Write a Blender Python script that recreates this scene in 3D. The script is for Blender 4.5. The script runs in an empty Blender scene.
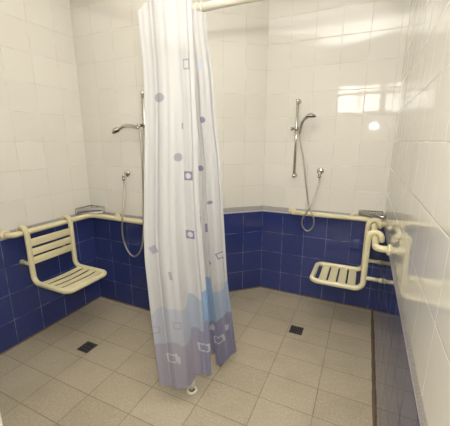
import bpy, bmesh, math, random
from mathutils import Vector, Matrix
random.seed(4)
PI = math.pi
SC = bpy.context.scene
COL = SC.collection

# ------------------------------------------------------------------ camera, world, lights, exposure
W, D, BL, B, XC, XR, YR, YF, H = -2.1963, 0.177, 1.8849, 2.7237, -0.86, -1.40, 2.2268, -1.30, 3.00
cd = bpy.data.cameras.new('camera'); cam = bpy.data.objects.new('camera', cd); COL.objects.link(cam)
cd.sensor_width = 36.0; cd.lens = 300.56 / 450 * 36.0; cd.clip_start = 0.02
cam.location = (0, 0, 1.4557)
cam.rotation_euler = (PI / 2 - 0.2337, 0, 0.4342)
SC.camera = cam

world = bpy.data.worlds.new('world'); SC.world = world; world.use_nodes = True
world.node_tree.nodes['Background'].inputs[0].default_value = (1.0, 0.95, 0.88, 1)
world.node_tree.nodes['Background'].inputs[1].default_value = 0.3

def area_light(name, loc, target, size, power, color, shape='DISK'):
    l = bpy.data.lights.new(name, 'AREA'); l.shape = shape; l.size = size; l.energy = power; l.color = color
    o = bpy.data.objects.new(name, l); COL.objects.link(o); o.location = loc
    o.rotation_euler = (Vector(target) - Vector(loc)).to_track_quat('-Z', 'Y').to_euler()
    return o
# the photographer's flash: a direct part and a part bounced off the ceiling
FLASH_COLOR = (1.0, 0.98, 0.93)
FLASH = area_light('camera_flash', (0.06, 0.0, 1.69), (-0.95, 2.1, 0.75), 0.05, 16, FLASH_COLOR)
bl = bpy.data.lights.new('bounce_flash', 'SPOT'); bl.energy = 900; bl.color = FLASH_COLOR; bl.spot_size = 1.2; bl.spot_blend = 0.6; bl.shadow_soft_size = 0.03
bo = bpy.data.objects.new('bounce_flash', bl); COL.objects.link(bo); bo.location = (0.0, -0.05, 1.74)
bo.rotation_euler = (Vector((-0.50, 0.42, H)) - bo.location).to_track_quat('-Z', 'Y').to_euler()

SC.view_settings.view_transform = 'Standard'; SC.view_settings.look = 'None'
SC.view_settings.gamma = 1; SC.view_settings.use_curve_mapping = False
SC.view_settings.exposure = 0.0

# ------------------------------------------------------------------ node helpers
class NT:
    def __init__(self, nt): self.nt = nt
    def new(self, t, **kw):
        n = self.nt.nodes.new(t)
        for k, v in kw.items(): setattr(n, k, v)
        return n
    def set(self, sock, v):
        if isinstance(v, bpy.types.NodeSocket): self.nt.links.new(v, sock)
        else: sock.default_value = v
    def m(self, op, a, b=None, c=None, clamp=False):
        n = self.new('ShaderNodeMath', operation=op); n.use_clamp = clamp
        self.set(n.inputs[0], a)
        if b is not None: self.set(n.inputs[1], b)
        if c is not None: self.set(n.inputs[2], c)
        return n.outputs[0]
    def mix(self, f, a, b):
        n = self.new('ShaderNodeMix', data_type='RGBA')
        self.set(n.inputs[0], f)
        for i, v in ((6, a), (7, b)):
            self.set(n.inputs[i], v if isinstance(v, bpy.types.NodeSocket) else (*v, 1))
        return n.outputs[2]
    def xyz(self, x, y, z=0.0):
        n = self.new('ShaderNodeCombineXYZ')
        for i, v in enumerate((x, y, z)): self.set(n.inputs[i], v)
        return n.outputs[0]
    def noise(self, vec, scale, detail=2.0, rough=0.5):
        n = self.new('ShaderNodeTexNoise'); self.set(n.inputs['Vector'], vec)
        n.inputs['Scale'].default_value = scale; n.inputs['Detail'].default_value = detail; n.inputs['Roughness'].default_value = rough
        return n.outputs[0]
    def white(self, vec, out=0):
        n = self.new('ShaderNodeTexWhiteNoise', noise_dimensions='3D'); self.set(n.inputs[0], vec)
        return n.outputs[out]
    def step(self, a, lo, hi):
        n = self.new('ShaderNodeMapRange', interpolation_type='SMOOTHSTEP'); self.set(n.inputs[0], a)
        self.set(n.inputs[1], lo); self.set(n.inputs[2], hi)
        return n.outputs[0]

def material(name):
    m = bpy.data.materials.new(name); m.use_nodes = True
    return m, NT(m.node_tree), m.node_tree.nodes['Principled BSDF']

def plain(name, color, rough=0.5, metal=0.0, var=0.06, scale=30, bump=0.0, emit=None, strength=0, coat=0):
    m, n, b = material(name)
    tc = n.new('ShaderNodeTexCoord')
    nz = n.noise(tc.outputs['Object'], scale, 3)
    f = n.m('SUBTRACT', nz, 0.5)
    k = n.m('MULTIPLY_ADD', f, var * 2, 1.0)
    hv = n.new('ShaderNodeHueSaturation'); hv.inputs['Color'].default_value = (*color, 1)
    n.set(hv.inputs['Value'], k)
    n.set(b.inputs['Base Color'], hv.outputs[0])
    b.inputs['Roughness'].default_value = rough; b.inputs['Metallic'].default_value = metal
    b.inputs['Coat Weight'].default_value = coat
    if bump:
        bp = n.new('ShaderNodeBump'); bp.inputs['Distance'].default_value = bump; n.set(bp.inputs['Height'], nz)
        n.set(b.inputs['Normal'], bp.outputs[0])
    if emit:
        b.inputs['Emission Color'].default_value = (*emit, 1); b.inputs['Emission Strength'].default_value = strength
    return m

ZB, ZT, T = 0.80, 0.855, 0.20
def tile_material():
    m, n, b = material('wall_tiles')
    uv = n.new('ShaderNodeUVMap', uv_map='tile'); sp = n.new('ShaderNodeSeparateXYZ'); n.set(sp.inputs[0], uv.outputs[0])
    u, v = sp.outputs[0], sp.outputs[1]
    is_w = n.m('GREATER_THAN', v, ZT); is_b = n.m('LESS_THAN', v, ZB)
    is_bord = n.m('SUBTRACT', n.m('SUBTRACT', 1.0, is_w), is_b)
    vr = n.m('SUBTRACT', v, n.m('MULTIPLY', is_w, ZT))
    cu = n.m('DIVIDE', u, T); cv = n.m('DIVIDE', vr, T)
    iu, iv = n.m('FLOOR', cu), n.m('FLOOR', cv)
    fu, fv = n.m('SUBTRACT', cu, iu), n.m('SUBTRACT', cv, iv)
    du = n.m('MULTIPLY', n.m('MINIMUM', fu, n.m('SUBTRACT', 1.0, fu)), T)
    dv = n.m('MULTIPLY', n.m('MINIMUM', fv, n.m('SUBTRACT', 1.0, fv)), T)
    dv = n.m('ADD', dv, n.m('MULTIPLY', is_bord, 1.0))
    db = n.m('MINIMUM', n.m('ABSOLUTE', n.m('SUBTRACT', v, ZB)), n.m('ABSOLUTE', n.m('SUBTRACT', v, ZT)))
    dist = n.m('MINIMUM', n.m('MINIMUM', du, dv), db)
    grout = n.m('SUBTRACT', 1.0, n.step(dist, 0.0011, 0.0021))
    ident = n.xyz(iu, iv, n.m('MULTIPLY', is_w, 7.0))
    rnd = n.white(ident)
    P = n.xyz(u, v, 0.0)
    # colours
    spk = n.noise(P, 160, 3, 0.7)
    blue = n.mix(rnd, (0.030, 0.043, 0.162), (0.038, 0.054, 0.196))
    blue = n.mix(n.m('MULTIPLY', n.step(n.noise(P, 45, 4), 0.45, 0.75), 0.35), blue, (0.05, 0.066, 0.20))
    wht = n.mix(rnd, (0.735, 0.702, 0.635), (0.77, 0.737, 0.67))
    bord = n.mix(n.step(spk, 0.40, 0.62), (0.27, 0.25, 0.27), (0.60, 0.57, 0.53))
    bl2 = n.m('LESS_THAN', v, ZB + 0.012)
    bord = n.mix(n.m('MULTIPLY', bl2, 0.75), bord, (0.62, 0.60, 0.60))
    base = n.mix(is_w, n.mix(is_b, bord, blue), wht)
    gcol = n.mix(is_w, (0.26, 0.29, 0.40), (0.47, 0.42, 0.34))
    gbrk = n.m('MULTIPLY', n.step(n.noise(P, 9, 2), 0.36, 0.58), n.mix(is_w, (0.8, 0.8, 0.8), (0.62, 0.62, 0.62)))
    base = n.mix(n.m('MULTIPLY', grout, gbrk), base, gcol)
    n.set(b.inputs['Base Color'], base)
    n.set(b.inputs['Roughness'], n.m('MULTIPLY_ADD', grout, 0.4, n.m('MULTIPLY_ADD', is_bord, 0.25, 0.035)))
    b.inputs['IOR'].default_value = 1.5
    # every tile sits a little out of true, with a slightly wavy glaze and sunk joints
    wn = n.new('ShaderNodeSeparateXYZ'); n.set(wn.inputs[0], n.white(ident, 1))
    tilt = n.m('ADD', n.m('MULTIPLY', n.m('MULTIPLY', n.m('SUBTRACT', wn.outputs[0], 0.5), fu), T * 0.0035),
                      n.m('MULTIPLY', n.m('MULTIPLY', n.m('SUBTRACT', wn.outputs[1], 0.5), fv), T * 0.0035))
    wave = n.m('ADD', n.m('MULTIPLY', n.noise(n.xyz(u, v, iu), 15, 1), 0.00030), n.m('MULTIPLY', n.noise(n.xyz(u, v, iu), 70, 1), 0.00009))
    hgt = n.m('ADD', n.m('ADD', tilt, wave), n.m('MULTIPLY', n.step(dist, 0.0008, 0.004), 0.0006))
    bp = n.new('ShaderNodeBump'); bp.inputs['Distance'].default_value = 1.0; bp.inputs['Strength'].default_value = 1.0
    n.set(bp.inputs['Height'], hgt); n.set(b.inputs['Normal'], bp.outputs[0])
    return m

def floor_material():
    m, n, b = material('floor_tiles')
    tc = n.new('ShaderNodeTexCoord'); sp = n.new('ShaderNodeSeparateXYZ'); n.set(sp.inputs[0], tc.outputs['Object'])
    x, y = sp.outputs[0], sp.outputs[1]
    cu = n.m('DIVIDE', n.m('ADD', x, 0.13), 0.306); cv = n.m('DIVIDE', n.m('SUBTRACT', y, 1.002), 0.2055)
    iu, iv = n.m('FLOOR', cu), n.m('FLOOR', cv)
    fu, fv = n.m('SUBTRACT', cu, iu), n.m('SUBTRACT', cv, iv)
    du = n.m('MULTIPLY', n.m('MINIMUM', fu, n.m('SUBTRACT', 1.0, fu)), 0.306)
    dv = n.m('MULTIPLY', n.m('MINIMUM', fv, n.m('SUBTRACT', 1.0, fv)), 0.2055)
    dist = n.m('MINIMUM', du, dv)
    P = n.xyz(x, y, 0.0)
    wob = n.m('MULTIPLY', n.m('SUBTRACT', n.noise(P, 25, 2), 0.5), 0.0022)
    grout = n.m('SUBTRACT', 1.0, n.step(n.m('ADD', dist, wob), 0.0010, 0.0026))
    rnd = n.white(n.xyz(iu, iv, 3.0))
    sp1 = n.noise(P, 70, 5, 0.75); sp2 = n.noise(P, 5, 3)
    base = n.mix(rnd, (0.39, 0.33, 0.23), (0.45, 0.385, 0.275))
    base = n.mix(n.m('MULTIPLY', n.step(sp1, 0.42, 0.66), 0.65), base, (0.54, 0.48, 0.375))
    base = n.mix(n.m('MULTIPLY', n.step(sp2, 0.42, 0.75), 0.35), base, (0.33, 0.28, 0.20))
    base = n.mix(n.m('MULTIPLY', grout, n.m('MULTIPLY_ADD', n.noise(P, 6, 2), 0.7, 0.35)), base, (0.125, 0.09, 0.055))
    n.set(b.inputs['Base Color'], base)
    n.set(b.inputs['Roughness'], n.m('MULTIPLY_ADD', sp1, 0.25, 0.36))
    bp = n.new('ShaderNodeBump'); bp.inputs['Distance'].default_value = 1.0
    n.set(bp.inputs['Height'], n.m('ADD', n.m('MULTIPLY', n.step(dist, 0.0008, 0.004), 0.0009), n.m('MULTIPLY', sp1, 0.0009)))
    n.set(b.inputs['Normal'], bp.outputs[0])
    return m

M = dict(
    tile=tile_material(), floor=floor_material(),
    ceiling=plain('ceiling_paint', (0.80, 0.79, 0.76), 0.8, var=0.02),
    caulk=plain('brown_sealant', (0.135, 0.085, 0.045), 0.6, var=0.35, scale=40),
    edge=plain('white_edge_trim', (0.75, 0.72, 0.62), 0.3),
    cream=plain('cream_plastic', (0.72, 0.65, 0.41), 0.32, var=0.04, coat=0.2),
    cream_dark=plain('cream_rubber', (0.58, 0.51, 0.33), 0.6),
    rod=plain('cream_enamel', (0.80, 0.76, 0.64), 0.3, var=0.03),
    chrome=plain('chrome', (0.62, 0.60, 0.555), 0.16, 1.0, var=0.05),
    steel=plain('brushed_steel', (0.48, 0.455, 0.41), 0.24, 1.0, var=0.1),
    band=plain('glare_steel_band', (0.80, 0.79, 0.76), 0.33, 1.0, var=0.08),  # lighter steel: white glare on the basket front put into the colour
    dark=plain('dark_rubber_and_shade', (0.02, 0.02, 0.02), 0.6),
    grate=plain('drain_iron', (0.10, 0.088, 0.085), 0.45, 0.4, var=0.6, scale=120),
    pit=plain('drain_pit', (0.012, 0.010, 0.010), 0.8),
    window_frame=plain('white_window_frame', (0.75, 0.74, 0.70), 0.4),
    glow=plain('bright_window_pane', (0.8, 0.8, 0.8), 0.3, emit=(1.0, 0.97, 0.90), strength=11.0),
)

# ------------------------------------------------------------------ mesh helpers
def link(name, bm, mat, parent=None, smooth=True, mats=None):
    me = bpy.data.meshes.new(name)
    bmesh.ops.recalc_face_normals(bm, faces=bm.faces[:])
    bm.to_mesh(me); bm.free()
    o = bpy.data.objects.new(name, me); COL.objects.link(o)
    if mat: me.materials.append(mat)
    if smooth: me.polygons.foreach_set('use_smooth', [True] * len(me.polygons))
    if parent: o.parent = parent
    return o
def thing(name, label, cat, loc=(0, 0, 0), rz=0.0, group=None):
    o = bpy.data.objects.new(name, None); COL.objects.link(o); o.empty_display_size = 0.05
    o.location = loc; o.rotation_euler = (0, 0, rz)
    o['label'] = label; o['category'] = cat
    if group: o['group'] = group
    return o
def tag(o, label, cat, group=None):
    o['label'] = label; o['category'] = cat
    if group: o['group'] = group
    return o
def struct(o): o['kind'] = 'structure'; return o

def fillet(pts, r, n=8):
    pts = [Vector(p) for p in pts]; out = [pts[0]]
    for i in range(1, len(pts) - 1):
        a, p, c = pts[i - 1], pts[i], pts[i + 1]
        rr = r[i] if isinstance(r, (list, tuple)) else r
        d1, d2 = (a - p), (c - p); l1, l2 = d1.length, d2.length; d1.normalize(); d2.normalize()
        ang = d1.angle(d2)
        if rr <= 0 or ang > PI - 0.02: out.append(p); continue
        t = min(rr / math.tan(ang / 2), l1 * 0.49, l2 * 0.49); rr = t * math.tan(ang / 2)
        cen = p + (d1 + d2).normalized() * (rr / math.sin(ang / 2))
        s, e = p + d1 * t - cen, p + d2 * t - cen
        tot = s.angle(e); ax = s.cross(e).normalized()
        for k in range(n + 1): out.append(cen + Matrix.Rotation(tot * k / n, 3, ax) @ s)
    out.append(pts[-1])
    return out
def catmull(pts, n=8):
    P = [Vector(p) for p in pts]; P = [P[0] * 2 - P[1]] + P + [P[-1] * 2 - P[-2]]; out = []
    for i in range(1, len(P) - 2):
        for k in range(n):
            t = k / n
            out.append(0.5 * (2 * P[i] + (P[i + 1] - P[i - 1]) * t + (2 * P[i - 1] - 5 * P[i] + 4 * P[i + 1] - P[i + 2]) * t * t
                              + (3 * P[i] - P[i - 1] - 3 * P[i + 1] + P[i + 2]) * t ** 3))
    out.append(P[-2]); return out
def tube(bm, pts, r, seg=14, caps=True, round_end=False):
    pts = [Vector(p) for p in pts]
    clean = [pts[0]]
    for p in pts[1:]:
        if (p - clean[-1]).length > 1e-5: clean.append(p)
    pts = clean; n = len(pts)
    tan = [(pts[min(i + 1, n - 1)] - pts[max(i - 1, 0)]).normalized() for i in range(n)]
    up = Vector((0, 0, 1)) if abs(tan[0].z) < 0.9 else Vector((1, 0, 0))
    nrm = (up - tan[0] * up.dot(tan[0])).normalized()
    rad = [(r(i / (n - 1)) if callable(r) else r) for i in range(n)]
    st = []
    for i in range(n):
        if i: nrm = (nrm - tan[i] * nrm.dot(tan[i])).normalized()
        st.append((pts[i], tan[i], nrm.copy(), rad[i]))
    if round_end:
        def dome(s, sg):
            p, t, nn, rr = s
            return [(p + t * sg * rr * 0.8 * math.sin(a), t, nn, rr * math.cos(a)) for a in (0.5, 0.95, 1.3)]
        st = list(reversed(dome(st[0], -1))) + st + dome(st[-1], 1)
    rings = []
    for p, t, nn, rr in st:
        bn = t.cross(nn)
        rings.append([bm.verts.new(p + (nn * math.cos(2 * PI * k / seg) + bn * math.sin(2 * PI * k / seg)) * rr) for k in range(seg)])
    for a, b2 in zip(rings, rings[1:]):
        for k in range(seg): bm.faces.new((a[k], a[(k + 1) % seg], b2[(k + 1) % seg], b2[k]))
    if caps:
        bm.faces.new(rings[0]); bm.faces.new(list(reversed(rings[-1])))
def lathe(bm, prof, mat=None, seg=24):
    mat = mat or Matrix()
    rings = []
    for r, z in prof:
        if r < 1e-6: rings.append([bm.verts.new(mat @ Vector((0, 0, z)))])
        else: rings.append([bm.verts.new(mat @ Vector((r * math.cos(2 * PI * k / seg), r * math.sin(2 * PI * k / seg), z))) for k in range(seg)])
    for a, b2 in zip(rings, rings[1:]):
        for k in range(seg):
            q = [a[k % len(a)], a[(k + 1) % len(a)], b2[(k + 1) % len(b2)], b2[k % len(b2)]]
            q = list(dict.fromkeys(q))
            if len(q) > 2: bm.faces.new(q)
    for ring, flip in ((rings[0], False), (rings[-1], True)):
        if len(ring) > 1: bm.faces.new(ring if not flip else list(reversed(ring)))
def axis(loc, d):
    return Matrix.Translation(loc) @ Vector(d).normalized().to_track_quat('Z', 'Y').to_matrix().to_4x4()
def box(bm, lo, hi, bev=0.0, seg=2):
    b2 = bmesh.new(); bmesh.ops.create_cube(b2, size=1)
    for v in b2.verts: v.co = Vector([(lo[i] + hi[i]) / 2 + v.co[i] * (hi[i] - lo[i]) for i in range(3)])
    if bev: bmesh.ops.bevel(b2, geom=b2.edges[:], offset=bev, segments=seg, affect='EDGES', profile=0.5)
    me = bpy.data.meshes.new('t'); b2.to_mesh(me); b2.free(); bm.from_mesh(me); bpy.data.meshes.remove(me)
def NB(): return bmesh.new()

# ------------------------------------------------------------------ the room
def wall(name, p0, p1, u0, z1=H, th=0.12, ext=0.0):
    p0, p1 = Vector((*p0, 0)), Vector((*p1, 0)); d = (p1 - p0).normalized(); out = Vector((-d.y, d.x, 0))
    L = (p1 - p0).length; bm = NB(); uvl = bm.loops.layers.uv.new('tile')
    c = {}
    for i, a in enumerate((0, L)):
        for j, o in enumerate((0, th)):
            for k, z in enumerate((0.0, z1)): c[i, j, k] = bm.verts.new(p0 + d * a + out * o + Vector((0, 0, z)))
    def f(*ks): return bm.faces.new([c[k] for k in ks])
    f((0,0,0),(1,0,0),(1,0,1),(0,0,1)); f((0,1,0),(0,1,1),(1,1,1),(1,1,0))
    f((0,0,0),(0,0,1),(0,1,1),(0,1,0)); f((1,0,0),(1,1,0),(1,1,1),(1,0,1))
    f((0,0,0),(0,1,0),(1,1,0),(1,0,0)); f((0,0,1),(1,0,1),(1,1,1),(0,1,1))
    for fc in bm.faces:
        side = abs(fc.normal.dot(d)) > 0.7 if fc.normal.length else False
        for l in fc.loops:
            q = l.vert.co - p0; l[uvl].uv = (u0 + q.dot(d) + q.dot(out), l.vert.co.z)
    return struct(link(name, bm, M['tile'], smooth=False))
dA = Vector((XC - XR, B - YR)).length
wall('wall_left', (W, YF), (W, BL), YF - 1.115)
wall('wall_back_left', (W, BL), (XR, BL), W + 1.996)
wall('wall_return', (XR, BL + 0.12), (XR, YR), 0.12)
wall('wall_angled', (XR, YR), (XC, B), -dA)
wall('wall_back_right', (XC, B), (D, B), 0.0)
wall('wall_right', (D, B), (D, YF), 0.945 - B)
wall('wall_front', (D, YF), (W, YF), 0.0)
PX, PY = -0.81, 0.34
bm = NB(); uvl = bm.loops.layers.uv.new('tile'); box(bm, (W, PY - 0.12, 0), (PX - 0.012, PY, H))
uvl = bm.loops.layers.uv.verify()
for fc in bm.faces:
    for l in fc.loops: l[uvl].uv = (l.vert.co.x + l.vert.co.y, l.vert.co.z)
o = struct(link('wall_partition', bm, M['tile'], smooth=False)); o.data.uv_layers[0].name = 'tile'
bm = NB(); box(bm, (PX - 0.012, PY - 0.121, 0), (PX, PY + 0.001, H), 0.004)
struct(link('trim_1', bm, M['edge'], smooth=False))

bm = NB(); pts = [(W, YF), (D, YF), (D, B), (XC, B), (XR, YR), (XR, BL), (W, BL)]
def slab(name, z0, z1, mat):
    bm = NB(); a = [bm.verts.new((x, y, z0)) for x, y in pts]; c = [bm.verts.new((x, y, z1)) for x, y in pts]
    bm.faces.new(a); bm.faces.new(c)
    for i in range(len(pts)): j = (i + 1) % len(pts); bm.faces.new((a[i], a[j], c[j], c[i]))
    return struct(link(name, bm, mat, smooth=False))
bm.free()
slab('floor', -0.1, 0.0, M['floor']); slab('ceiling', H, H + 0.1, M['ceiling'])
def caulk(name, p0, p1, w=0.009):  # line of dirty brown sealant where wall meets floor, no baseboard
    bm = NB(); p0, p1 = Vector((*p0, 0)), Vector((*p1, 0)); d = (p1 - p0).normalized(); out = Vector((-d.y, d.x, 0))
    n = 60; rings = []
    for i in range(n + 1):
        k = w * random.uniform(0.75, 1.25); p = p0.lerp(p1, i / n)
        rings.append([bm.verts.new(p + Vector((0, 0, 0.0003))), bm.verts.new(p - out * k + Vector((0, 0, 0.0003))), bm.verts.new(p + Vector((0, 0, k * 0.8)))])
    for a, c in zip(rings, rings[1:]):
        for j in range(3): bm.faces.new((a[j], a[(j + 1) % 3], c[(j + 1) % 3], c[j]))
    return struct(link(name, bm, M['caulk'], smooth=False))
caulk('caulk_left', (W, PY), (W, BL)); caulk('caulk_back_left', (W, BL), (XR, BL)); caulk('caulk_angled', (XR, YR), (XC, B))
caulk('caulk_back_right', (XC, B), (D, B)); caulk('caulk_right', (D, B), (D, YF), 0.011)

# high bright window in the wall behind the camera: its reflection lies on the back tiles
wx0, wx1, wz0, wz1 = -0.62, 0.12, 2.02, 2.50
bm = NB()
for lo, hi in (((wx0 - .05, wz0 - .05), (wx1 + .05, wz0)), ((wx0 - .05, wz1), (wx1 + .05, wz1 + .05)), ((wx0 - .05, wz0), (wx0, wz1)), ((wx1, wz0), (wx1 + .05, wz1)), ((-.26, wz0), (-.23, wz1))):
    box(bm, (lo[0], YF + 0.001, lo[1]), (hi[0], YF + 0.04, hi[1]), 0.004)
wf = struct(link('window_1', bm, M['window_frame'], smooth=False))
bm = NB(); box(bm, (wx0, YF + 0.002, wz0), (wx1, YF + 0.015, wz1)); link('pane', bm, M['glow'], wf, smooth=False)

# ------------------------------------------------------------------ grab rails
RZ, RO, RR = 0.835, 0.075, 0.0205
def flange(bm, loc, d, r=0.034):
    lathe(bm, [(0, 0), (r, 0), (r, 0.006), (r * 0.85, 0.013), (RR * 1.15, 0.016), (0, 0.016)], axis(loc, d))
def grab_rail(label, path, flanges, brackets):
    t = thing('grab_rail', label, 'grab rail', (path[1][0], path[1][1], RZ)); off = Vector(t.location)
    bm = NB(); tube(bm, [p - off for p in fillet(path, [0, 0.05, 0.055, 0.05, 0])], RR, 16); link('rail', bm, M['cream'], t)
    for p, d in flanges:
        bm = NB(); flange(bm, Vector(p) - off, d); link('wall_flange', bm, M['cream'], t)
    for p, d in brackets:
        bm = NB(); p = Vector(p) - off; flange(bm, p, d, 0.024); tube(bm, [p, p + Vector(d) * (RO - 0.012)], 0.0125, 12)
        link('bracket', bm, M['cream'], t)
grab_rail('cream plastic grab rail bent along the left wall into the far left corner',
          [(W, 1.150, RZ), (W + RO, 1.150, RZ), (W + RO, BL - RO, RZ), (-1.46, BL - RO, RZ), (-1.46, BL, RZ)],
          [((W, 1.150, RZ), (1, 0, 0)), ((-1.46, BL, RZ), (0, -1, 0))], [((-1.885, BL, RZ), (0, -1, 0))])
grab_rail('cream plastic grab rail along the back wall behind the right seat',
          [(-0.575, B, RZ), (-0.575, B - RO, RZ), (D - RO, B - RO, RZ), (D - RO, 1.92, RZ), (D, 1.92, RZ)],
          [((-0.575, B, RZ), (0, -1, 0)), ((D, 1.92, RZ), (-1, 0, 0))], [((-0.06, B, RZ), (0, -1, 0)), ((D, 2.545, RZ), (-1, 0, 0))])

# ------------------------------------------------------------------ fold-away seats hung on the rails
def seat(label, loc, rz, half, zs, depth, zo, gap):
    t = thing('shower_chair', label, 'shower seat', loc, rz, 'hanging shower seats')
    r, hr, po = 0.0185, 0.040, 0.115
    po = RO + hr
    def side(s):
        y = s * half
        hook = [(RO - hr, y, RZ - 0.012)] + [(RO + hr * math.cos(PI - a), y, RZ + hr * math.sin(PI - a)) for a in [PI * k / 10 for k in range(11)]]
        return [Vector(p) for p in hook]
    core = fillet([(po, -half, RZ - 0.002), (po, -half, zs), (depth, -half, zs), (depth, half, zs), (po, half, zs), (po, half, RZ - 0.002)],
                  [0, 0.055, 0.052, 0.052, 0.055, 0])
    path = side(-1) + core + list(reversed(side(1)))
    bm = NB(); tube(bm, path, r, 16, round_end=True); link('frame', bm, M['cream'], t)
    yi = half + 0.004
    for z0, z1 in ((0.734, 0.790), (0.668, 0.718), (0.602, 0.655)):
        bm = NB(); n = 10; rows = []
        box(bm, (po - 0.006, -yi, z0), (po + 0.007, yi, z1), 0.005); link('backrest_slat', bm, M['cream'], t)
    a, b2 = po + 0.046, depth - 0.046; w = (b2 - a - 3 * gap) / 4
    for k in range(4):
        o0 = a + k * (w + gap); bm = NB(); n = 14; top = []
        prof = [(0.003, -0.003), (0, 0.003), (0.004, 0.006), (w - 0.004, 0.006), (w, 0.003), (w - 0.003, -0.003)]
        rings = []
        for i in range(n + 1):
            y = -yi + 2 * yi * i / n; dip = -0.012 * (1 - (y / yi) ** 2) * (1 - 0.25 * abs(k - 1.5) / 1.5)
            rings.append([bm.verts.new((o0 + p, y, zs + dip + q)) for p, q in prof])
        for c, d in zip(rings, rings[1:]):
            for j in range(6): bm.faces.new((c[j], c[(j + 1) % 6], d[(j + 1) % 6], d[j]))
        bm.faces.new(rings[0]); bm.faces.new(list(reversed(rings[-1])))
        link('seat_slat', bm, M['cream'], t, smooth=False)
    for s in (-1, 1):
        bm = NB(); tube(bm, [(po - 0.004, s * half, zo), (0.016, s * half, zo)], 0.0135, 14)
        so = link('standoff', bm, M['cream'], t)
        bm = NB(); lathe(bm, [(0, 0.0), (0.0165, 0.0), (0.0175, 0.012), (0.0135, 0.018), (0, 0.018)], axis((0.0005, s * half, zo), (1, 0, 0)))
        link('rubber_foot', bm, M['cream_dark'], so)
seat('cream slatted shower seat hooked on the rail of the left wall', (W, 1.400, 0), 0.0, 0.172, 0.467, 0.464, 0.607, 0.021)
seat('cream slatted shower seat hooked on the rail in the right corner', (D, 2.305, 0), PI, 0.174, 0.458, 0.462, 0.545, 0.012)

# ------------------------------------------------------------------ corner soap baskets
def basket(label, loc, rz, leg, z0, z1):
    t = thing('corner_soap_basket', label, 'soap basket', (loc[0], loc[1], z0), rz, 'corner soap baskets')
    h = z1 - z0; c = 0.012; e = leg
    tri = lambda z, r=0.03: fillet([(c, c, z), (e, c, z), (e - 0.002, c + 0.025, z), (c + 0.025, e - 0.002, z), (c, e, z), (c, c, z)], [0, 0.006, 0.012, 0.012, 0.006, 0], 5)
    bm = NB(); tube(bm, tri(h), 0.0055, 10); link('rim', bm, M['chrome'], t)
    bm = NB(); tube(bm, tri(0.006), 0.0045, 10)
    for k in range(1, 9):
        q = c + (e - c) * k / 9
        tube(bm, [(q, c, 0.006), (q, max(c + 0.004, e + 0.012 - q), 0.006)], 0.0022, 6)
    link('wire_base', bm, M['chrome'], t)
    bm = NB()
    for a, b2, nn in (((e - 0.002, c + 0.025), (c + 0.025, e - 0.002), 9), ((c, c), (e, c), 5), ((c, c), (c, e), 5)):
        for k in range(nn + 1):
            bm = NB(); x, y = a[0] + (b2[0] - a[0]) * k / nn, a[1] + (b2[1] - a[1]) * k / nn; tube(bm, [(x, y, 0.006), (x, y, h)], 0.0022, 6); link('side_wire', bm, M['chrome'], t)
    bm = NB()   # solid front band
    x0, y0, x1, y1 = e + 0.003, c + 0.026, c + 0.026, e + 0.003
    n = Vector((1, 1, 0)).normalized() * 0.0015
    vs = []
    for (x, y) in ((x0, y0), (x1, y1)):
        for z in (h - 0.018, h + 0.003):
            for s in (-1, 1): vs.append(bm.verts.new(Vector((x, y, z)) + n * s))
    for q in ((0,1,3,2),(4,6,7,5),(0,2,6,4),(1,5,7,3),(0,4,5,1),(2,3,7,6)): bm.faces.new([vs[i] for i in q])
    link('front_band', bm, M['band'], t, smooth=False)
    bm = NB()
    for p, d in (((0.075, 0.0, h * 0.5), (0, 1, 0)), ((0.0, 0.075, h * 0.5), (1, 0, 0))):
        bm = NB(); lathe(bm, [(0, 0), (0.010, 0), (0.010, 0.012), (0, 0.014)], axis(p, d), 14); link('wall_plug', bm, M['chrome'], t)
basket('chrome corner soap basket above the rail in the far left corner', (W, BL), -PI / 2, 0.175, 0.857, 0.902)
basket('chrome corner soap basket above the rail in the right corner', (D, B), PI, 0.19, 0.862, 0.895)

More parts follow.
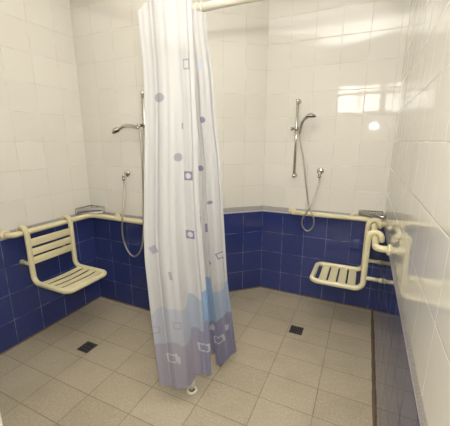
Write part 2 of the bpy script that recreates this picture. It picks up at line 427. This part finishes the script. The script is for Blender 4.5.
# ------------------------------------------------------------------ showers
def wall_outlet(label, p):
    t = thing('water_outlet', label, 'water outlet', p, 0, 'round hose outlets')
    bm = NB(); lathe(bm, [(0, 0), (0.029, 0), (0.029, 0.004), (0.024, 0.012), (0.013, 0.016), (0, 0.016)], axis((0, 0, 0), (0, -1, 0))); link('rosette', bm, M['chrome'], t)
    bm = NB(); tube(bm, fillet([(0, -0.012, 0), (0, -0.045, 0), (0, -0.045, -0.035)], 0.018), 0.011, 14); link('elbow', bm, M['chrome'], t)
    bm = NB(); tube(bm, [(0, -0.045, -0.03), (0, -0.045, -0.052)], 0.0135, 12); link('hose_nut', bm, M['steel'], t)
def slide_rail(label, x, y, z0, z1, zh, side):
    t = thing('shower_slide_rail', label, 'slide rail', (x, y, z0), 0, 'shower slide rails'); h = z1 - z0
    bm = NB(); tube(bm, [(0, -0.05, -0.012), (0, -0.05, h + 0.012)], 0.012, 16); link('bar', bm, M['chrome'], t)
    for z in (0.0, h):
        bm = NB(); lathe(bm, [(0, 0), (0.021, 0), (0.021, 0.006), (0.014, 0.012), (0.012, 0.05), (0, 0.05)], axis((0, 0, z), (0, -1, 0)), 18)
        lathe(bm, [(0, -0.017), (0.012, -0.015), (0.0175, -0.006), (0.0175, 0.008), (0.011, 0.017), (0, 0.019)], Matrix.Translation((0, -0.05, z)), 18)
        link('end_bracket', bm, M['chrome'], t)
    bm = NB(); z = zh - z0
    lathe(bm, [(0, -0.019), (0.0165, -0.017), (0.0165, 0.017), (0, 0.019)], Matrix.Translation((0, -0.05, z)), 18)
    tube(bm, [(-0.038, -0.05, z), (0.038 * 1, -0.05, z)], 0.0095, 14)
    lathe(bm, [(0, 0), (0.013, 0), (0.015, 0.010), (0.013, 0.016), (0, 0.017)], axis((-0.032 * side, -0.05, z), (-side, 0, 0)), 16)
    tube(bm, [(0.030 * side, -0.05, z - 0.002), (0.034 * side, -0.085, z - 0.006)], 0.012, 14)
    link('slider', bm, M['steel'], t)
def hand_shower(label, grip, head, face, hr, hose_tail):
    g, h = Vector(grip[0]), Vector(grip[-1])
    t = thing('hand_shower', label, 'hand shower', g, 0, 'hand showers')
    bm = NB(); pts = catmull([Vector(p) - g for p in grip], 8); tube(bm, pts, lambda s: 0.0115 + 0.003 * s, 14, round_end=True); link('handle', bm, M['chrome'], t)
    bm = NB(); A = axis(Vector(head) - g, face)
    lathe(bm, [(0, -0.024), (hr * 0.35, -0.022), (hr * 0.75, -0.013), (hr, 0.0), (hr, 0.006), (0, 0.006)], A, 28); hd = link('spray_head', bm, M['chrome'], t)
    bm = NB(); lathe(bm, [(0, 0.006), (hr * 0.93, 0.006), (hr * 0.88, 0.0095), (0, 0.0105)], A, 28); link('spray_plate', bm, M['dark'], hd)
def hose(label, pts, n=14):
    p0 = Vector(pts[0]); P = catmull([Vector(p) - p0 for p in pts], n)
    # ribbed metal hose
    L = [0]
    for a, b2 in zip(P, P[1:]): L.append(L[-1] + (b2 - a).length)
    bm = NB(); tube(bm, P, 0.0068, 10)
    o = link('shower_hose', bm, M['hose']); o.location = p0; tag(o, label, 'hose', 'metal shower hoses')
m, n, b = material('ribbed_metal_hose')
tc = n.new('ShaderNodeTexCoord'); wv = n.new('ShaderNodeTexWave', wave_type='BANDS', bands_direction='Z'); wv.inputs['Scale'].default_value = 70
n.set(wv.inputs['Vector'], tc.outputs['Object'])
n.set(b.inputs['Base Color'], n.mix(wv.outputs[1], (0.36, 0.335, 0.28), (0.60, 0.565, 0.49)))
b.inputs['Metallic'].default_value = 0.85; b.inputs['Roughness'].default_value = 0.34
M['hose'] = m

# right shower
slide_rail('chrome slide rail on the back right wall between tiles', -0.567, B, 1.160, 1.785, 1.562, 1)
hand_shower('chrome hand shower facing down on the back right wall slide rail',
            [(-0.528, 2.628, 1.525), (-0.518, 2.616, 1.575), (-0.500, 2.602, 1.622), (-0.462, 2.595, 1.655)], (-0.440, 2.594, 1.657), (0.0, -0.05, -1.0), 0.043, None)
wall_outlet('round chrome hose outlet right of the slide rail on the back right wall', (-0.351, B, 1.205))
hose('metal shower hose crossing itself in a small loop over the right rail',
     [(-0.530, 2.632, 1.512), (-0.518, 2.635, 1.44), (-0.486, 2.640, 1.30), (-0.434, 2.635, 1.0), (-0.400, 2.622, 0.886), (-0.362, 2.612, 0.80), (-0.366, 2.608, 0.728), (-0.412, 2.606, 0.690), (-0.455, 2.604, 0.732), (-0.454, 2.606, 0.808),
      (-0.402, 2.614, 0.905), (-0.365, 2.655, 1.045), (-0.352, 2.677, 1.12), (-0.351, 2.6785, 1.165)])
# left shower
slide_rail('chrome slide rail beside the curtain on the back left wall', -1.500, BL, 1.170, 1.790, 1.572, -1)
hand_shower('chrome hand shower pointing left off the slide rail beside the curtain',
            [(-1.530, 1.795, 1.552), (-1.585, 1.790, 1.566), (-1.650, 1.786, 1.568), (-1.700, 1.784, 1.545)], (-1.728, 1.783, 1.535), (0.40, 0.18, -0.86), 0.038, None)
wall_outlet('round chrome hose outlet on the back left wall under the hand shower', (-1.747, BL, 1.205))
hose('metal shower hose hanging in a long loop across the left rail',
     [(-1.747, 1.840, 1.165), (-1.742, 1.835, 1.09), (-1.735, 1.805, 0.97), (-1.730, 1.774, 0.86), (-1.741, 1.772, 0.713), (-1.704, 1.772, 0.592), (-1.641, 1.772, 0.545), (-1.575, 1.772, 0.592), (-1.535, 1.772, 0.700), (-1.513, 1.774, 0.905),
      (-1.512, 1.79, 1.15), (-1.514, 1.797, 1.40), (-1.517, 1.797, 1.53)])

# ------------------------------------------------------------------ floor drains
def drain(label, x, y):
    t = thing('floor_drain', label, 'drain', (x, y, 0), 0, 'square floor drains'); s = 0.050
    bm = NB(); box(bm, (-s + .004, -s + .004, 0.0003), (s - .004, s - .004, 0.0012)); link('pit', bm, M['pit'], t, smooth=False)
    bm = NB()
    for lo, hi in (((-s, -s), (s, -s + .007)), ((-s, s - .007), (s, s)), ((-s, -s), (-s + .007, s)), ((s - .007, -s), (s, s))): box(bm, (*lo, 0.0004), (*hi, 0.004))
    link('rim', bm, M['grate'], t, smooth=False)
    bm = NB()
    for k in range(1, 7):
        q = -s + 2 * s * k / 7; box(bm, (q - .0035, -s + .005, 0.0014), (q + .0035, s - .005, 0.0034))
        if k in (2, 4, 6): box(bm, (-s + .005, q - .003, 0.0014), (s - .005, q + .003, 0.0032))
    link('grate', bm, M['grate'], t, smooth=False)
drain('dark square floor drain in front of the left seat', -1.706, 1.302)
drain('dark square floor drain between curtain and right seat', -0.372, 2.145)

# ------------------------------------------------------------------ curtain rail with its post
RX, RY, RH = -0.812, 1.283, 2.015
t = thing('curtain_rail', 'cream curtain rail on a floor post behind the patterned curtain', 'curtain rail', (RX, RY, 0))
bm = NB(); tube(bm, [(0, 0, RH - 0), (D - RX, 0, RH)], 0.0165, 18); link('rod', bm, M['rod'], t)
bm = NB(); tube(bm, [(0, 0, RH), (0, PY - RY, RH)], 0.0165, 18); link('rod', bm, M['rod'], t)
bm = NB(); tube(bm, [(0, 0, 0.012), (0, 0, RH + 0.02)], 0.0125, 18); link('post', bm, M['rod'], t)
bm = NB(); lathe(bm, [(0, 0.028), (0.0155, 0.028), (0.0165, 0.06), (0.0145, 0.10), (0, 0.10)]); link('post_sleeve', bm, M['rod'], t)
bm = NB()
seg = 32
prof = [(0.0245 + 0.0075 * math.cos(a), 0.0085 + 0.0075 * math.sin(a)) for a in [2 * PI * k / 12 for k in range(12)]]
rings = [[bm.verts.new((r * math.cos(2 * PI * k / seg), r * math.sin(2 * PI * k / seg), z)) for r, z in prof] for k in range(seg)]
for k in range(seg):
    a, c = rings[k], rings[(k + 1) % seg]
    for j in range(12): bm.faces.new((a[j], a[(j + 1) % 12], c[(j + 1) % 12], c[j]))
ft = link('base_ring', bm, M['rod'], t)
bm = NB(); lathe(bm, [(0, 0.001), (0.022, 0.001), (0.022, 0.004), (0, 0.004)]); link('ring_shade', bm, M['dark'], ft)  # dark disc standing in for the shade inside the ring
bm = NB(); lathe(bm, [(0, 0), (0.04, 0), (0.04, 0.006), (0.02, 0.014), (0, 0.014)], axis((D - RX, 0, RH), (-1, 0, 0))); link('wall_flange', bm, M['rod'], t)
bm = NB(); lathe(bm, [(0, 0), (0.04, 0), (0.04, 0.006), (0.02, 0.014), (0, 0.014)], axis((0, PY - RY, RH), (0, 1, 0))); link('wall_flange', bm, M['rod'], t)
bm = NB(); lathe(bm, [(0, -0.024), (0.021, -0.022), (0.023, 0.0), (0.021, 0.022), (0, 0.026)], Matrix.Translation((0, 0, RH)), 20); link('corner_joint', bm, M['rod'], t)

# ------------------------------------------------------------------ curtains
def curtain_material(name, upper, lower, blues, purples, motifs):
    """upper / lower: (s, z) points of the two printed band edges; motifs: (s, z, kind, half size, width metres, turn, colour)"""
    m, n, b = material(name); nt = m.node_tree
    uv = n.new('ShaderNodeUVMap', uv_map='cloth'); sp = n.new('ShaderNodeSeparateXYZ'); n.set(sp.inputs[0], uv.outputs[0]); s, z = sp.outputs[0], sp.outputs[1]
    def lut(pts):
        r = n.new('ShaderNodeValToRGB'); n.set(r.inputs[0], s); e = r.color_ramp.elements
        while len(e) < len(pts): e.new(0.5)
        for el, (q, v) in zip(e, pts):
            el.position = q; c = v if isinstance(v, tuple) else (v, v, v); el.color = (*c, 1)
        return r.outputs[0]
    wob = n.m('MULTIPLY', n.m('SUBTRACT', n.noise(n.xyz(n.m('MULTIPLY', s, 4), n.m('MULTIPLY', z, 5)), 1.0, 0), 0.5), 0.02)
    zz = n.m('ADD', z, wob)
    up = n.step(n.m('SUBTRACT', lut(upper), zz), -0.004, 0.004); lo = n.step(n.m('SUBTRACT', lut(lower), zz), -0.004, 0.004)
    col = n.mix(up, (0.60, 0.595, 0.59), lut(blues)); col = n.mix(lo, col, lut(purples))
    for (cs, cz, kind, a, wid, turn, c) in motifs:
        dx = n.m('MULTIPLY', n.m('SUBTRACT', s, cs), wid); dz = n.m('SUBTRACT', z, cz)
        if turn:
            ct, sn = math.cos(turn), math.sin(turn)
            dx, dz = n.m('ADD', n.m('MULTIPLY', dx, ct), n.m('MULTIPLY', dz, sn)), n.m('SUBTRACT', n.m('MULTIPLY', dz, ct), n.m('MULTIPLY', dx, sn))
        if kind == 'oval': dx = n.m('MULTIPLY', dx, 1.8)
        if kind == 'bar': dx = n.m('MULTIPLY', dx, 3.0)
        rad = n.m('SQRT', n.m('ADD', n.m('MULTIPLY', dx, dx), n.m('MULTIPLY', dz, dz)))
        sq = n.m('MAXIMUM', n.m('ABSOLUTE', dx), n.m('ABSOLUTE', dz))
        if kind in ('disc', 'oval'): mk = n.m('SUBTRACT', 1.0, n.step(rad, a - 0.002, a + 0.002))
        elif kind == 'ring': mk = n.m('MULTIPLY', n.m('SUBTRACT', 1.0, n.step(sq, a - 0.001, a + 0.001)), n.step(rad, a * 0.60, a * 0.60 + 0.002))
        elif kind == 'frame': mk = n.m('MULTIPLY', n.m('SUBTRACT', 1.0, n.step(sq, a - 0.001, a + 0.001)), n.step(sq, a * 0.62, a * 0.62 + 0.002))
        elif kind == 'bar': mk = n.m('SUBTRACT', 1.0, n.step(sq, a - 0.001, a + 0.001))
        else: mk = n.m('MULTIPLY', n.m('SUBTRACT', 1.0, n.step(sq, a - 0.001, a + 0.001)), n.m('GREATER_THAN', n.m('SINE', n.m('MULTIPLY', dx, 900)), -0.3))
        col = n.mix(mk, col, c)
    wv = n.noise(n.xyz(n.m('MULTIPLY', s, 120), n.m('MULTIPLY', z, 300)), 1.0, 2)
    n.set(b.inputs['Base Color'], col); b.inputs['Roughness'].default_value = 0.55
    bp = n.new('ShaderNodeBump'); bp.inputs['Distance'].default_value = 0.0006; n.set(bp.inputs['Height'], wv); n.set(b.inputs['Normal'], bp.outputs[0])
    tr = n.new('ShaderNodeBsdfTranslucent'); n.set(tr.inputs[0], col)
    mx = n.new('ShaderNodeMixShader'); mx.inputs[0].default_value = 0.34
    nt.links.new(b.outputs[0], mx.inputs[1]); nt.links.new(tr.outputs[0], mx.inputs[2])
    nt.links.new(mx.outputs[0], nt.nodes['Material Output'].inputs[0])
    return m
PU, PL, WH = (0.24, 0.225, 0.33), (0.37, 0.36, 0.41), (0.60, 0.60, 0.63)
mA = curtain_material('printed_curtain_cloth',
    [(0.0, .575), (.10, .608), (.24, .628), (.43, .624), (.62, .605), (.64, .678), (.74, .672), (.905, .648), (.92, .705), (1.0, .712)],
    [(0.0, .404), (.18, .402), (.28, .422), (.38, .430), (.56, .400), (.62, .402), (.64, .476), (.77, .476), (.90, .455), (.92, .525), (1.0, .530)],
    [(0.0, (.49, .51, .57)), (.60, (.49, .51, .57)), (.64, (.40, .45, .54)), (.90, (.42, .47, .55)), (.925, (.28, .41, .60)), (1.0, (.28, .41, .60))],
    [(0.0, (.40, .375, .45)), (.62, (.41, .385, .46)), (.64, (.36, .345, .43)), (1.0, (.30, .295, .42))],
    [(.307, 1.634, 'disc', .0185, .165, 0, PL), (.633, 1.387, 'disc', .0185, .36, 0, PL), (.80, 1.302, 'ring', .021, .235, 0, PU), (.842, 1.756, 'frame', .019, .30, 0, PL),
     (.775, 1.010, 'ring', .022, .240, 0, PU), (.157, .934, 'hatch', .019, .245, 0.5, PU), (.463, .803, 'bar', .022, .30, 0.1, PL), (.702, 1.521, 'bar', .013, .24, 0, PL),
     (.335, .329, 'frame', .027, .22, 0.1, WH), (.47, .312, 'bar', .022, .30, 0, WH), (.874, .359, 'frame', .026, .18, 0.08, WH), (.03, .486, 'frame', .022, .25, 0, (.42, .40, .47)), (.497, .522, 'frame', .022, .30, 0, (.42, .40, .48))])
mB = curtain_material('printed_curtain_cloth_narrow',
    [(0.0, .71), (.29, .705), (.33, .636), (.72, .635), (.80, .672), (1.0, .688)], [(0.0, .405), (.36, .412), (.60, .432), (.86, .468), (1.0, .462)],
    [(0.0, (.27, .40, .60)), (.30, (.29, .41, .59)), (.34, (.40, .48, .59)), (1.0, (.40, .48, .60))], [(0.0, (.26, .26, .39)), (1.0, (.31, .305, .42))],
    [(.419, 1.554, 'disc', .014, .108, 0, PU), (.56, 1.785, 'oval', .018, .105, 0, (.52, .58, .70)), (.08, 1.325, 'disc', .014, .110, 0, PU), (.488, 1.153, 'disc', .009, .115, 0, PU), (.208, 1.008, 'bar', .024, .115, 0, PU),
     (.741, .842, 'frame', .020, .118, 0.3, PU), (.341, .806, 'disc', .011, .12, 0, PU), (.58, .640, 'disc', .027, .130, 0, (.56, .555, .55)), (.365, .279, 'frame', .026, .115, 0.1, WH), (.693, .348, 'bar', .021, .125, 0, WH), (.129, .362, 'oval', .024, .125, 0, (.55, .55, .60)),
     (.92, .27, 'oval', .02, .12, 0, (.34, .29, .40))])
def curtain(name, label, rows, top, hem, folds, mat, ns=150, nz=90, hooks=(), rod=None):
    t = thing(name, label, 'curtain', (0, 0, 0), group='patterned shower curtains')
    L = catmull([r[0] for r in rows], 14); R = catmull([r[1] for r in rows], 14); n = len(L)
    base = Vector(((L[-1].x + R[-1].x) / 2, (L[-1].y + R[-1].y) / 2, 0)); t.location = base
    bm = NB(); uvl = bm.loops.layers.uv.new('cloth'); g = []; info = {}
    for i in range(n):
        row = []; a = i / (n - 1)
        for j in range(ns + 1):
            s = j / ns; p = L[i].lerp(R[i], s); dx, dy = folds(s, a)
            for (s0, z0), (s1, z1) in zip(hem, hem[1:]):
                if s0 <= s <= s1: hz = z0 + (z1 - z0) * (s - s0) / (s1 - s0)
            for (s0, z0), (s1, z1) in zip(top, top[1:]):
                if s0 <= s <= s1: tz = z0 + (z1 - z0) * (s - s0) / (s1 - s0)
            p.z += (1 - sm(0.0, 0.10, a)) * (tz - L[0].lerp(R[0], s).z)
            p.z += sm(0.86, 1.0, a) * (hz - L[-1].lerp(R[-1], s).z)
            v = bm.verts.new(p + Vector((dx, dy, 0)) - base); info[v] = (s, p.z); row.append(v)
        g.append(row)
    for a, c in zip(g, g[1:]):
        for j in range(ns):
            f = bm.faces.new((a[j], a[j + 1], c[j + 1], c[j]))
            for l in f.loops: l[uvl].uv = info[l.vert]
    link('cloth', bm, mat, t)
    for hp in hooks:
        bm = NB(); hp = Vector(hp) - base; ax = rod; ring = []
        for k in range(25):
            q = 2 * PI * k / 24; ring.append(hp + (Vector((0, math.cos(q), math.sin(q))) if ax == 'x' else Vector((math.cos(q), 0, math.sin(q)))) * 0.0225)
        tube(bm, ring, 0.0024, 8, caps=False); link('hook_ring', bm, M['rod'], t)
A = [((-0.843, 1.030, 1.938), (-0.648, 1.095, 1.985)), ((-0.850, 1.045, 1.841), (-0.648, 1.105, 1.832)), ((-0.862, 1.065, 1.753), (-0.658, 1.125, 1.746)), ((-0.889, 1.092, 1.546), (-0.670, 1.153, 1.544)),
     ((-0.939, 1.120, 1.183), (-0.693, 1.195, 1.190)), ((-0.955, 1.125, 0.926), (-0.690, 1.210, 0.939)), ((-0.947, 1.130, 0.706), (-0.683, 1.220, 0.722)), ((-0.929, 1.130, 0.415), (-0.675, 1.235, 0.424)), ((-0.908, 1.130, 0.135), (-0.674, 1.250, 0.159))]
HEM_A = [(0, .150), (.55, .130), (.615, .135), (.65, .172), (1, .175)]
TOP_A = [(0, 1.938), (.22, 1.982), (1, 1.990)]
TOP_B = [(0, 2.012), (1, 1.978)]
Bc = [((-0.765, 1.250, 2.012), (-0.669, 1.250, 1.978)), ((-0.766, 1.252, 1.909), (-0.667, 1.260, 1.898)), ((-0.760, 1.270, 1.741), (-0.652, 1.275, 1.733)), ((-0.761, 1.290, 1.555), (-0.652, 1.300, 1.552)), ((-0.755, 1.310, 1.366), (-0.644, 1.330, 1.368)),
      ((-0.760, 1.330, 1.130), (-0.642, 1.360, 1.135)), ((-0.766, 1.370, 0.694), (-0.652, 1.440, 0.686)), ((-0.760, 1.400, 0.424), (-0.640, 1.490, 0.404)), ((-0.756, 1.430, 0.150), (-0.633, 1.540, 0.153))]
HEM_B = [(0, .167), (.15, .160), (.18, .085), (.40, .078), (1, .153)]
def sm(a, b, x): x = max(0, min(1, (x - a) / (b - a))); return x * x * (3 - 2 * x)
def foldsA(s, a):
    k = 0.45 + 0.55 * sm(0.05, 0.7, a)
    env = sm(0, 0.08, s) * sm(0, 0.06, 1 - s)
    dy = 0.012 * math.sin(2 * PI * (1.55 * s + 0.08 * a) + 0.3) + 0.0038 * math.sin(2 * PI * (4.3 * s - 0.12 * a) + 2.0) + 0.001 * math.sin(2 * PI * (9 * s + 0.2 * a))
    step = 0.045 * (sm(0.585, 0.64, s) - 0.5) * sm(0.25, 0.8, a)      # the near panel laps over the one behind
    crease = -0.010 * math.exp(-((s - 0.93) / 0.025) ** 2) - 0.006 * math.exp(-((s - 0.22) / 0.03) ** 2)
    return 0.0, (dy + crease) * env * k + step
def foldsB(s, a):
    env = sm(0, 0.1, s) * sm(0, 0.08, 1 - s); k = 0.15 + 0.95 * sm(0.06, 0.7, a)
    dy = 0.016 * math.sin(2 * PI * (1.5 * s + 0.1 * a) + 0.4) + 0.006 * math.sin(2 * PI * (3.9 * s) + 1.0)
    return 0.0, dy * env * k
curtain('shower_curtain', 'wide off-white shower curtain with purple hem hanging in front of the post', A, TOP_A, HEM_A, foldsA, mA, hooks=[(RX, y, RH - 0.002) for y in (0.97, 1.0, 1.03, 1.055, 1.08)], rod='y')
curtain('shower_curtain', 'narrow gathered shower curtain with blue band just right of the post', Bc, TOP_B, HEM_B, foldsB, mB, ns=90, hooks=[(x, RY, RH - 0.002) for x in (-0.775, -0.75, -0.725, -0.70)], rod='x')
